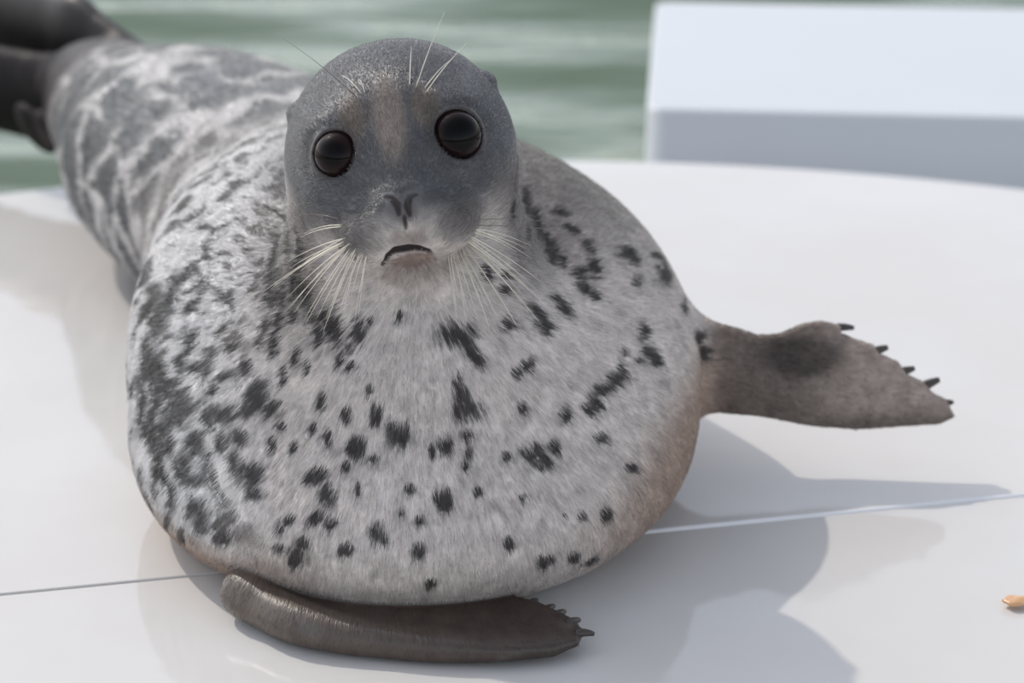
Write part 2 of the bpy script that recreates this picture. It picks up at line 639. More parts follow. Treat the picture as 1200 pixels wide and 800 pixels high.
def surface_nets(f):
    nx, ny, nz = len(GX), len(GY), len(GZ)
    B = 8
    D = np.full((nx, ny, nz), 1.0, np.float32)
    bx, by, bz = [list(range(0, n, B)) for n in (nx, ny, nz)]
    cen = []; idx = []; rad = []
    for i in bx:
        xs = GX[i:i + B + 1]
        for j in by:
            ys = GY[j:j + B + 1]
            for k in bz:
                zs = GZ[k:k + B + 1]
                cen.append(((xs[0] + xs[-1]) / 2, (ys[0] + ys[-1]) / 2, (zs[0] + zs[-1]) / 2))
                rad.append(0.5 * math.sqrt((xs[-1] - xs[0]) ** 2 + (ys[-1] - ys[0]) ** 2 + (zs[-1] - zs[0]) ** 2))
                idx.append((i, j, k))
    cen = np.array(cen); rad = np.array(rad)
    dc = np.concatenate([f(cen[a:a + 400000]) for a in range(0, len(cen), 400000)])
    act = np.abs(dc) < rad * 1.5 + 0.012
    pts = []; sl = []
    for q in range(len(idx)):
        i, j, k = idx[q]
        if not act[q]:
            if dc[q] < 0: D[i:i + B, j:j + B, k:k + B] = -1.0
            continue
        xs, ys, zs = GX[i:i + B], GY[j:j + B], GZ[k:k + B]
        sl.append((i, j, k, len(xs), len(ys), len(zs)))
        g = np.empty((len(xs), len(ys), len(zs), 3))
        g[..., 0] = xs[:, None, None]; g[..., 1] = ys[None, :, None]; g[..., 2] = zs[None, None, :]
        pts.append(g.reshape(-1, 3))
    allp = np.concatenate(pts)
    vals = np.concatenate([f(allp[a:a + 500000]) for a in range(0, len(allp), 500000)]).astype(np.float32)
    o = 0
    for (i, j, k, a, b, c) in sl:
        D[i:i + a, j:j + b, k:k + c] = vals[o:o + a * b * c].reshape(a, b, c); o += a * b * c
    S = D < 0
    cnt = np.zeros((nx - 1, ny - 1, nz - 1), np.int8)
    for a in (0, 1):
        for b in (0, 1):
            for c in (0, 1):
                cnt += S[a:nx - 1 + a, b:ny - 1 + b, c:nz - 1 + c]
    mixed = (cnt > 0) & (cnt < 8)
    ci = np.argwhere(mixed)
    vid = np.full(mixed.shape, -1, np.int32)
    vid[mixed] = np.arange(len(ci))
    acc = np.zeros((len(ci), 3)); num = np.zeros(len(ci))
    G3 = (GX, GY, GZ)
    corners = [(a, b, c) for a in (0, 1) for b in (0, 1) for c in (0, 1)]
    for c0 in corners:
        for ax in range(3):
            if c0[ax]: continue
            c1 = list(c0); c1[ax] = 1
            i0 = ci + np.array(c0); i1 = ci + np.array(c1)
            d0 = D[i0[:, 0], i0[:, 1], i0[:, 2]].astype(float); d1 = D[i1[:, 0], i1[:, 1], i1[:, 2]].astype(float)
            m = (d0 < 0) != (d1 < 0)
            t = np.where(m, d0 / np.where(m, d0 - d1, 1), 0)
            p = np.stack([G3[q][i0[:, q]] for q in range(3)], -1)
            p[:, ax] += t * (G3[ax][i1[:, ax]] - G3[ax][i0[:, ax]])
            acc += p * m[:, None]; num += m
    V = acc / num[:, None]
    F = []
    for ax in range(3):
        sh = [slice(None)] * 3; sh2 = [slice(None)] * 3
        sh[ax] = slice(0, -1); sh2[ax] = slice(1, None)
        ch = S[tuple(sh)] != S[tuple(sh2)]
        b, c = (ax + 1) % 3, (ax + 2) % 3
        e = np.argwhere(ch)
        e = e[(e[:, b] > 0) & (e[:, c] > 0) & (e[:, b] < D.shape[b] - 1) & (e[:, c] < D.shape[c] - 1)]
        q = []
        for (db, dcc) in ((1, 1), (0, 1), (0, 0), (1, 0)):
            g = e.copy(); g[:, b] -= db; g[:, c] -= dcc
            q.append(vid[g[:, 0], g[:, 1], g[:, 2]])
        q = np.stack(q, -1)
        inside0 = S[e[:, 0], e[:, 1], e[:, 2]]
        q = np.where(inside0[:, None], q[:, ::-1], q)
        F.append(q)
    F = np.concatenate(F)
    F = F[(F >= 0).all(1)]
    return V, F[:, ::-1]


def grad(f, P, h=0.0006):
    g = np.zeros_like(P)
    for k in ((1, -1, -1), (-1, -1, 1), (-1, 1, -1), (1, 1, 1)):
        k = np.array(k, float)
        g += f(P + k * h)[:, None] * k
    return g / (4 * h)


def project(f, P, it=2, lim=0.004):
    for _ in range(it):
        d = f(P)
        g = grad(f, P)
        s = -d / np.maximum((g ** 2).sum(-1), 0.15)
        P = P + np.clip(s, -lim, lim)[:, None] * g
    return P


def subdivide(V, F):
    E = np.concatenate([F[:, [0, 1]], F[:, [1, 2]], F[:, [2, 3]], F[:, [3, 0]]])
    E.sort(axis=1)
    key = E[:, 0].astype(np.int64) * len(V) + E[:, 1]
    u, inv = np.unique(key, return_inverse=True)
    a, b = u // len(V), u % len(V)
    me = (V[a] + V[b]) / 2
    fc = V[F].mean(1)
    n0, n1 = len(V), len(V) + len(me)
    nf = len(F)
    e = [n0 + inv[i * nf:(i + 1) * nf] for i in range(4)]
    c = n1 + np.arange(nf)
    NF = np.concatenate([np.stack([F[:, 0], e[0], c, e[3]], -1), np.stack([e[0], F[:, 1], e[1], c], -1),
                         np.stack([c, e[1], F[:, 2], e[2]], -1), np.stack([e[3], c, e[2], F[:, 3]], -1)])
    return np.concatenate([V, me, fc]), NF


def relax(V, F, it=1, w=0.5):
    for _ in range(it):
        s = np.zeros_like(V); n = np.zeros(len(V))
        for a, b in ((0, 1), (1, 2), (2, 3), (3, 0)):
            for i in range(3):
                s[:, i] += np.bincount(F[:, a], V[F[:, b], i], len(V)) + np.bincount(F[:, b], V[F[:, a], i], len(V))
            n += np.bincount(F[:, a], minlength=len(V)) + np.bincount(F[:, b], minlength=len(V))
        V = V * (1 - w) + w * s / np.maximum(n, 1)[:, None]
    return V


import time
_t0 = time.time()
SV, SF = surface_nets(body_sdf)
SV = relax(SV, SF, 2)
print('nets', len(SV), round(time.time() - _t0, 1))
SV = project(body_sdf, SV, 1)
SV, SF = subdivide(SV, SF)
SV = relax(SV, SF, 1)
SV = project(body_sdf, SV, 1)
print('seal mesh', len(SV), len(SF), 'in', round(time.time() - _t0, 1))


def trace(px, py):
    """first point of the seal on a sight line"""
    d = ray(np.asarray(px, float).reshape(-1, 1), np.asarray(py, float).reshape(-1, 1)) if False else None
    px = np.atleast_1d(np.asarray(px, float)); py = np.atleast_1d(np.asarray(py, float))
    d = CR[None] * ((px - 600) / FPX)[:, None] + CU[None] * ((400 - py) / FPX)[:, None] + CF[None]
    d /= np.linalg.norm(d, axis=1)[:, None]
    t = np.full(len(px), 1.75)
    for _ in range(90):
        s = body_sdf(CAM_LOC + d * t[:, None])
        t += np.clip(s * 0.7, -0.02, 0.05)
    P = CAM_LOC + d * t[:, None]
    return P, np.abs(body_sdf(P)) < 0.004


# ---- markings
def sstep(x, a, b):
    t = np.clip((x - a) / (b - a), 0, 1)
    return t * t * (3 - 2 * t)


SPOTS = [  # centre and half sizes of each marking as measured on the coat, and its tilt
    (468, 508, 12, 15, 0), (541, 464, 9, 13, 0), (547, 480, 14, 13, 0), (536, 449, 5, 9, 0),
    (625, 530, 12, 9, 20), (638, 540, 10, 9, 0), (649, 524, 6, 9, 0),
    (520, 585, 11, 12, 0), (491, 643, 8, 9, 0), (596, 637, 6, 6, 0), (639, 658, 9, 6, -20), (674, 653, 7, 6, 0), (690, 659, 10, 6, -25),
    (505, 684, 7, 5, 0), (368, 558, 18, 8, -15), (384, 577, 9, 12, 0), (297, 553, 13, 15, 0), (300, 578, 9, 8, 0),
    (258, 482, 20, 12, 5), (243, 486, 8, 8, 0), (302, 466, 13, 20, 10), (318, 476, 12, 10, 0), (291, 480, 8, 9, 0), (211, 473, 18, 18, 0), (205, 490, 12, 12, 0),
    (231, 515, 10, 15, 10), (283, 512, 9, 9, 0), (199, 520, 8, 14, 0), (217, 548, 9, 18, 0), (230, 562, 12, 7, 10),
    (230, 594, 11, 12, 0), (238, 616, 10, 9, 0), (259, 629, 12, 8, 0), (212, 628, 6, 10, 0), (196, 610, 5, 14, 0),
    (337, 610, 10, 7, -25), (372, 607, 12, 7, -15), (387, 613, 7, 6, 0), (347, 653, 12, 11, 0), (357, 637, 9, 9, 0), (328, 643, 7, 6, 0),
    (406, 643, 9, 7, -10), (439, 622, 8, 12, 10), (450, 630, 5, 6, 0), (418, 524, 11, 11, 0), (437, 537, 6, 6, 0),
    (444, 487, 8, 13, 0), (406, 486, 7, 9, 0), (377, 470, 6, 12, 10), (385, 515, 5, 11, 0), (434, 456, 4, 5, 0),
    (549, 530, 6, 12, 0), (547, 509, 6, 6, 0), (546, 545, 5, 5, 0), (524, 520, 9, 10, 0), (506, 529, 4, 7, 0), (594, 534, 5, 6, 0),
    (558, 575, 7, 6, 0), (480, 571, 8, 6, 20), (491, 610, 6, 6, 0), (681, 605, 5, 5, 0), (611, 583, 5, 5, 0),
    (662, 486, 6, 9, 0), (612, 477, 6, 8, 0), (606, 437, 7, 7, 0), (615, 428, 6, 7, 0), (622, 423, 5, 6, 0),
    (534, 391, 19, 13, 0), (545, 399, 9, 10, 0), (552, 412, 9, 8, 30), (560, 421, 11, 7, 40),
    (634, 375, 8, 13, -25), (625, 362, 12, 6, 40), (640, 385, 7, 7, 0), (660, 360, 8, 16, -30), (653, 350, 8, 5, 30),
    (593, 380, 9, 8, 0), (752, 390, 6, 11, 0), (758, 415, 7, 9, 0), (768, 420, 6, 9, 0), (748, 421, 5, 5, 0),
    (694, 471, 9, 13, 10), (708, 456, 13, 8, -30), (722, 444, 10, 7, 0), (727, 436, 5, 11, 0), (699, 459, 5, 8, 0),
    (704, 514, 6, 6, 0), (739, 548, 6, 6, 0), (710, 603, 6, 8, 20), (661, 603, 2, 2, 0),
    (608, 222, 8, 13, 0), (619, 272, 6, 9, 0), (644, 297, 8, 16, -20), (680, 331, 9, 18, -20), (694, 312, 7, 14, -15), (657, 306, 5, 10, -20),
    (592, 322, 4, 6, 0), (588, 340, 5, 6, -30), (570, 320, 5, 10, -20), (695, 348, 6, 8, 0), (668, 268, 9, 5, 30), (688, 288, 9, 6, 40), (655, 250, 12, 5, 20),
    (777, 320, 12, 13, 0), (801, 358, 8, 9, 0), (806, 336, 9, 7, 0), (770, 300, 12, 7, 20), (735, 300, 12, 8, 30), (745, 330, 5, 7, 0),
    (817, 395, 8, 9, 0), (823, 416, 9, 12, 0), (731, 412, 4, 5, 0),
    (392, 383, 10, 20, 0), (421, 387, 8, 16, 0), (410, 408, 6, 6, 0), (400, 420, 6, 9, 10), (412, 428, 7, 5, 0), (374, 392, 5, 16, 0), (380, 372, 5, 10, 0),
    (347, 417, 6, 11, 0), (322, 403, 6, 14, 5), (306, 402, 5, 10, 10), (290, 432, 7, 10, 0), (333, 440, 5, 10, 0), (360, 430, 4, 9, 0), (312, 380, 5, 11, 10),
    (332, 345, 5, 14, 0), (345, 370, 5, 10, 0), (358, 340, 6, 14, -5), (318, 318, 6, 18, 0), (350, 310, 4, 15, 0), (338, 285, 4, 16, 0), (365, 368, 4, 9, 0),
    (434, 376, 4, 5, 0), (469, 368, 5, 5, 0), (332, 500, 5, 5, 0), (366, 500, 5, 7, 0), (262, 520, 7, 12, 0), (275, 540, 6, 12, 0),
    (183, 352, 12, 20, 0), (187, 385, 11, 15, 0), (189, 428, 7, 26, 0), (205, 447, 9, 7, 0), (214, 430, 8, 8, 0), (237, 430, 13, 8, 10), (171, 410, 4, 24, 0), (168, 470, 4, 24, 0),
    (178, 500, 6, 22, 0), (184, 560, 6, 20, 0), (176, 590, 4, 14, 0), (203, 590, 6, 10, 0), (262, 440, 9, 6, -20), (250, 412, 10, 5, -30), (225, 395, 11, 6, -40), (250, 455, 6, 6, 0),
    (275, 405, 8, 5, -40), (222, 360, 9, 5, -45), (262, 385, 8, 4, -45), (240, 340, 10, 4, -40), (205, 325, 9, 5, -45),
    (322, 300, 7, 30, 0), (334, 255, 6, 30, 0), (346, 335, 6, 20, -4), (318, 345, 7, 16, 0), (352, 290, 5, 22, -4), (333, 215, 5, 20, 0), (327, 375, 5, 14, 5), (362, 345, 4, 14, 0),
    (616, 235, 5, 16, -10), (628, 262, 5, 16, -15), (640, 285, 5, 14, -20), (600, 250, 4, 12, 0),
    (330, 620, 5, 6, 0), (420, 575, 4, 8, 0), (405, 545, 5, 5, 0), (470, 600, 4, 4, 0), (345, 525, 5, 7, 0), (320, 520, 4, 8, 0),
]


def spot_field(V):
    S = np.array(SPOTS, float)
    ca, sa = np.cos(np.radians(S[:, 4])), np.sin(np.radians(S[:, 4]))
    C, ok = trace(S[:, 0], S[:, 1])
    A, oka = trace(S[:, 0] + S[:, 2] * ca * 0.7, S[:, 1] + S[:, 2] * sa * 0.7)
    Bv, okb = trace(S[:, 0] - S[:, 3] * sa * 0.7, S[:, 1] + S[:, 3] * ca * 0.7)
    out = np.full(len(V), -1.0)
    order = np.argsort(V[:, 0]); xs_ = V[order, 0]
    for i in range(len(S)):
        if not ok[i]: continue
        a = (A[i] - C[i]) / 0.7 if oka[i] else CR * S[i, 2] * 0.0009
        b = (Bv[i] - C[i]) / 0.7 if okb[i] else -CU * S[i, 3] * 0.0009
        px_m = np.linalg.norm(C[i] - CAM_LOC) / FPX
        for v, r in ((a, S[i, 2]), (b, S[i, 3])):      # limit stretching at grazing angles
            l = np.linalg.norm(v)
            if l > 2.2 * r * px_m: v *= 2.2 * r * px_m / l
        R = 4.0 * max(np.linalg.norm(a), np.linalg.norm(b))
        m = order[np.searchsorted(xs_, C[i][0] - R):np.searchsorted(xs_, C[i][0] + R)]
        m = m[(np.abs(V[m] - C[i]) < R).all(1)]
        if len(m) == 0: continue
        nrm = np.cross(a, b)
        Mx = np.stack([a, b, nrm / np.linalg.norm(nrm) * 0.05], 1)
        uv = (V[m] - C[i]) @ np.linalg.inv(Mx).T
        rho = np.sqrt(uv[:, 0] ** 2 + uv[:, 1] ** 2 + (uv[:, 2]) ** 2)
        out[m] = np.maximum(out[m], 1.0 - rho)
    return out


def lerp(a, b, t):
    return a + (np.asarray(b) - a) * t[:, None]


SPOT = spot_field(SV)
HL = (SV - HEAD_O) @ HM                      # head-local coordinates
ha = np.abs(HL[:, 0])


def blob(c, r):                              # soft ellipsoidal mask in the head frame
    k = np.sqrt((((HL - np.array(c)) / np.array(r)) ** 2).sum(1))
    return 1 - sstep(k, 0.55, 1.15)


def blob2(c, r):
    return np.maximum(blob(c, r), blob((-c[0], c[1], c[2]), r))


X, Y, Z = SV.T
base = np.tile(np.array([0.70, 0.645, 0.61]), (len(SV), 1))
# mantle: the back is darker, the left flank and rump carry pale rings
back = sstep(Z, 0.20, 0.34) * sstep(Y, -0.14, 0.06)
base = lerp(base, (0.22, 0.197, 0.178), back * 0.92)
left = sstep(-X, 0.20, 0.32) * (1 - sstep(Y, 0.22, 0.36)) * sstep(Z, 0.03, 0.09)
rump = sstep(Y, 0.22, 0.40)
net = np.clip(np.maximum(rump, back * sstep(-X, 0.10, 0.20) * 0.6), 0, 1)
# warm brown on the low right flank and left armpit
warm = np.maximum(sstep(X, 0.02, 0.17) * (1 - sstep(Z - 0.5 * np.clip(X - 0.08, 0, 1), 0.06, 0.14)), (1 - sstep(Z, 0.03, 0.12)) * sstep(-X, 0.16, 0.28) * (1 - sstep(Y, 0.0, 0.1)))
base = lerp(base, (0.42, 0.30, 0.23), warm * 0.85)
# head
headm = 1 - sstep(np.sqrt((HL[:, 0] / 0.13) ** 2 + ((HL[:, 1] - 0.02) / 0.16) ** 2 + ((HL[:, 2] - 0.02) / 0.125) ** 2), 0.88, 1.08)
throat = sstep(-HL[:, 2], 0.085, 0.105)
headm = headm * (1 - throat * (1 - blob((0, 0.08, -0.09), (0.07, 0.08, 0.05))))
base = lerp(base, (0.12, 0.12, 0.127), headm)
neckside = np.maximum(0, sstep(ha, 0.075, 0.105)) * sstep(-HL[:, 2], 0.02, 0.06) * (1 - sstep(-HL[:, 2], 0.12, 0.20)) * sstep(HL[:, 1], -0.16, -0.06)
base = lerp(base, (0.13, 0.112, 0.105), neckside * 0.8)
base = lerp(base, (0.33, 0.275, 0.235), blob((0.0, 0.075, 0.022), (0.020, 0.06, 0.055)) * 0.85)      # pale bridge
base = lerp(base, (0.22, 0.17, 0.13), blob2((0.034, 0.07, 0.032), (0.018, 0.04, 0.026)) * 0.7)       # brown brows
base = lerp(base, (0.06, 0.05, 0.047), blob2((0.050, 0.062, 0.004), (0.042, 0.055, 0.036)) * 0.75)    # dark eye surround
base = lerp(base, (0.050, 0.042, 0.042), blob2((0.045, 0.105, -0.070), (0.032, 0.05, 0.026)) * 0.75)      # dark whisker pads
base = lerp(base, (0.40, 0.34, 0.31), blob((0, 0.115, -0.078), (0.022, 0.04, 0.012)) * 0.75)           # pale upper lip
base = lerp(base, (0.40, 0.335, 0.295), blob((0, 0.10, -0.112), (0.040, 0.05, 0.017)) * 0.8)           # pale chin
base = lerp(base, (0.30, 0.20, 0.16), blob((0, 0.115, -0.102), (0.024, 0.03, 0.008)) * 0.7)
base = lerp(base, (0.10, 0.09, 0.095), blob((0, 0.135, -0.047), (0.020, 0.022, 0.018)) * 0.8)          # nose leather
# bare dark skin: inside of mouth, nostrils, eyelid rims
qa = HL.copy(); qa[:, 0] = ha
cutd = local(HL, lambda q: np.min([cap(q, a, b, ra, rb) for ch, k in CUTS for (a, ra), (b, rb) in zip(ch[:-1], ch[1:])], axis=0), (-.06, .06, -.14), (.06, .18, .0))
skin = 1 - sstep(cutd, 0.0002, 0.0020)
lid = np.max([1 - sstep(np.linalg.norm(HL - c, axis=1), r * 1.08, r * 1.19) for c, ax, r in EYES], axis=0)
base = lerp(base, (0.04, 0.030, 0.029), np.maximum(skin, lid))      # bare black skin of lips, nostril rims and lids
# flippers
fr = local(SV, fore_r, (0.10, -0.15, -0.05), (0.60, 0.30, 0.32))
fb = local(SV, fore_b, (-0.50, -0.52, -0.05), (0.20, 0.02, 0.28))
hd = local(SV, hind, (-1.40, 0.75, -0.1), (-0.40, 1.70, 0.60))
FLm = (1 - sstep(fr, 0.000, 0.016)) * sstep(X, 0.195, 0.245)
FBm = (1 - sstep(fb, 0.000, 0.006)) * (1 - sstep(Z, 0.065, 0.10)) * (1 - sstep(Y, -0.22, -0.16))
HDm = (1 - sstep(hd, 0.000, 0.02)) * sstep(Y, 0.93, 1.02)
base = lerp(base, (0.165, 0.132, 0.115), FLm)
q = FL.loc(SV)
base = lerp(base, (0.42, 0.345, 0.30), FLm * sstep(q[:, 0], 0.01, 0.11) * sstep(q[:, 1], -0.055, -0.030) * 0.85)
base = lerp(base, (0.05, 0.042, 0.040), FLm * (1 - sstep(np.hypot((q[:, 0] - 0.035) / 0.06, (q[:, 1] - 0.022) / 0.028), 0.5, 1.1)) * 0.75)
base = lerp(base, (0.016, 0.009, 0.007), FBm)
q = FB.loc(SV)
base = lerp(base, (0.20, 0.15, 0.115), FBm * sstep(q[:, 0], 0.11, 0.19) * 0.6)
base = lerp(base, (0.018, 0.014, 0.015), HDm)
ank = (X + 0.43) * -0.616 + (Y - 0.70) * 0.788
ank = sstep(ank + 0.25 * (Z - 0.16), 0.235, 0.315) * (Y > 0.6)
base = lerp(base, (0.034, 0.028, 0.030), ank * (1 - HDm))
base = lerp(base, (0.014, 0.011, 0.012), sstep((X + 0.43) * -0.616 + (Y - 0.70) * 0.788, 0.33, 0.38) * (Y > 0.6))
front_q = np.array([FB.hit(*p_) for p_ in ((284, 700), (310, 720), (350, 736), (410, 750), (500, 763), (590, 768), (650, 763), (678, 754))])
along = np.clip((q[:, 0] - front_q[0, 0]) / (front_q[-1, 0] - front_q[0, 0]), 0, 1)
leadc = np.array([0.11, 0.082, 0.064])[None] * (1 - along[:, None]) + np.array([0.036, 0.021, 0.015])[None] * along[:, None]
base = lerp(base, leadc, FBm * 0.9)      # one brown across the flipper, paler towards the wrist
HDm = np.maximum(HDm, ank)
flip = np.maximum(np.maximum(FLm, FBm), HDm)
net = net * (1 - flip) * (1 - headm)
left = left * (1 - flip) * (1 - headm)
SPOT = np.where(flip > 0.5, -1, SPOT)
SPOT = SPOT - headm * 1.0
wet = np.clip(np.maximum(np.maximum(headm * 0.55, left), np.maximum(back * (1 - sstep(X, -0.12, 0.0)), FBm * 0.95)), 0, 1)      # gloss raised for the sheen on head, left flank and back; wet low flipper
# fur flow: hairs fan out from the chin
chin = h2w((0, 0.10, -0.10))
axis = np.array([-0.15, 0.80, -0.50]); axis /= np.linalg.norm(axis)
w = SV - chin
t = w @ axis
a1 = np.cross(axis, [0, 0, 1]); a1 /= np.linalg.norm(a1); a2 = np.cross(axis, a1)
rr = np.sqrt((w @ a1) ** 2 + (w @ a2) ** 2) + 1e-6
flow = np.stack([(w @ a1) / rr, (w @ a2) / rr, np.linalg.norm(w, axis=1)], -1)


def mat_fur():
    N = NT('seal_fur')
    flow_v = N.attr('flow', 'Vector')
    basec = N.attr('coat', 'Color')
    spot = N.attr('spot'); netw = N.attr('net'); flipw = N.attr('flip')
    pos = N.attr('root', 'Vector')
    st = N.mapping(flow_v, (110, 110, 70))
    streak = N.noise(st, 1.0, 3, 0.6)
    st2 = N.mapping(flow_v, (260, 260, 130))
    fine = N.noise(st2, 1.0, 2, 0.6)
    st3 = N.mapping(flow_v, (24, 24, 40))
    ragged = N.noise(st3, 1.0, 4, 0.65)
    big = N.noise(pos, 9.0, 3, 0.5)
    # hand-placed spots with ragged, hairy edges
    f = N.math('ADD', spot, N.math('MULTIPLY_ADD', N.math('SUBTRACT', ragged, 0.5), 3.2, 0.34))
    f = N.math('ADD', f, N.math('ADD', N.math('MULTIPLY', N.math('SUBTRACT', streak, 0.5), 0.8), N.math('MULTIPLY', N.math('SUBTRACT', fine, 0.5), 1.0)))
    sm = N.math('MULTIPLY', N.ramp(f, -0.25, 0.75), 0.92)
    # faint freckling
    fr_n = N.noise(N.mapping(flow_v, (9, 9, 34)), 1.0, 2, 0.5)
    fk = N.math('MULTIPLY', N.ramp(fr_n, 0.60, 0.72), 0.28)
    # pale rings and mesh over a dark ground on flank and rump
    wn_ = N.n('ShaderNodeTexNoise'); wn_.inputs['Scale'].default_value = 9.0; wn_.inputs['Detail'].default_value = 2
    N.t.links.new(pos, wn_.inputs['Vector'])
    va = N.n('ShaderNodeVectorMath', operation='MULTIPLY_ADD')
    N.t.links.new(wn_.outputs['Color'], va.inputs[0]); va.inputs[1].default_value = (0.13, 0.13, 0.13)
    N.t.links.new(pos, va.inputs[2])
    vo = N.n('ShaderNodeTexVoronoi', feature='DISTANCE_TO_EDGE')
    N.t.links.new(va.outputs[0], vo.inputs['Vector'])
    vo.inputs['Scale'].default_value = 10.0
    ed = N.math('ADD', vo.outputs['Distance'], N.math('MULTIPLY', N.math('SUBTRACT', ragged, 0.5), 0.25))
    line = N.math('SUBTRACT', 1.0, N.ramp(ed, 0.02, 0.16))
    line = N.math('MULTIPLY', line, N.ramp(big, 0.36, 0.52))
    netc = N.mix(line, (0.095, 0.095, 0.102), (0.62, 0.595, 0.58))
    flank = N.attr('flank')
    bl = N.noise(N.mapping(flow_v, (7, 7, 26)), 1.0, 4, 0.62, 0.6)
    bl = N.math('ADD', bl, N.math('MULTIPLY', N.math('SUBTRACT', streak, 0.5), 0.10))
    flc = N.mix(N.ramp(bl, 0.48, 0.58), (0.70, 0.685, 0.68), (0.026, 0.024, 0.026))
    col = N.mix(netw, basec, netc)
    col = N.mix(flank, col, flc)
    col = N.mix(fk, col, (0.15, 0.135, 0.13))
    col = N.mix(sm, col, (0.026, 0.022, 0.022))
    shade = N.math('MULTIPLY_ADD', N.math('SUBTRACT', streak, 0.5), 0.55, 1.0)
    shade = N.math('MULTIPLY', shade, N.math('MULTIPLY_ADD', N.math('SUBTRACT', fine, 0.5), 0.55, 1.0))
    shade = N.math('MULTIPLY', shade, N.math('MULTIPLY_ADD', N.math('SUBTRACT', N.noise(pos, 55.0, 3, 0.6), 0.5), 0.9, 1.0))
    cm = N.n('ShaderNodeVectorMath', operation='SCALE')
    N.t.links.new(col, cm.inputs[0]); N.t.links.new(shade, cm.inputs['Scale'])
    b = N.bump(N.math('ADD', streak, N.math('MULTIPLY', fine, 0.6)), 0.55, 0.0018)
    N.p(Base_Color=cm.outputs[0], Normal=b, IOR=1.45)
    wet = N.attr('wet')
    N.p(Roughness=N.math('MULTIPLY_ADD', streak, 0.16, N.math('MULTIPLY_ADD', wet, -0.06, N.math('MULTIPLY_ADD', flipw, 0.10, 0.28))))
    N.t.links.new(N.math('MULTIPLY_ADD', flipw, -0.22, N.math('MULTIPLY_ADD', wet, 0.75, 0.32), clamp=False), N.b.inputs['Specular IOR Level'])
    return N.m


M_FUR = mat_fur()
seal = bpy.data.objects.new('spotted_seal', None)
COL.objects.link(seal)
seal.location = (-0.10, -0.02, 0)
tag(seal, 'plump silver-grey seal with dark spots lying on the white deck, looking up', 'seal')
OFF = np.array(seal.location)

me = bpy.data.meshes.new('body')
me.vertices.add(len(SV)); me.vertices.foreach_set('co', (SV - OFF).astype(np.float32).ravel())
me.loops.add(len(SF) * 4); me.loops.foreach_set('vertex_index', SF.astype(np.int32).ravel())
me.polygons.add(len(SF)); me.polygons.foreach_set('loop_start', (np.arange(len(SF)) * 4).astype(np.int32))
me.update(calc_edges=True)
me.validate()
me.polygons.foreach_set('use_smooth', np.ones(len(me.polygons), bool))
ca = me.attributes.new('coat', 'FLOAT_COLOR', 'POINT')
ca.data.foreach_set('color', np.concatenate([base, np.ones((len(base), 1))], 1).astype(np.float32).ravel())
for nm, arr in (('spot', SPOT), ('net', net), ('flank', left), ('flip', flip), ('wet', wet)):
    at_ = me.attributes.new(nm, 'FLOAT', 'POINT'); at_.data.foreach_set('value', arr.astype(np.float32))
for nm, arr in (('flow', flow), ('root', SV)):
    at_ = me.attributes.new(nm, 'FLOAT_VECTOR', 'POINT'); at_.data.foreach_set('vector', arr.astype(np.float32).ravel())
me.materials.append(M_FUR)
body = bpy.data.objects.new('body', me)
COL.objects.link(body); body.parent = seal


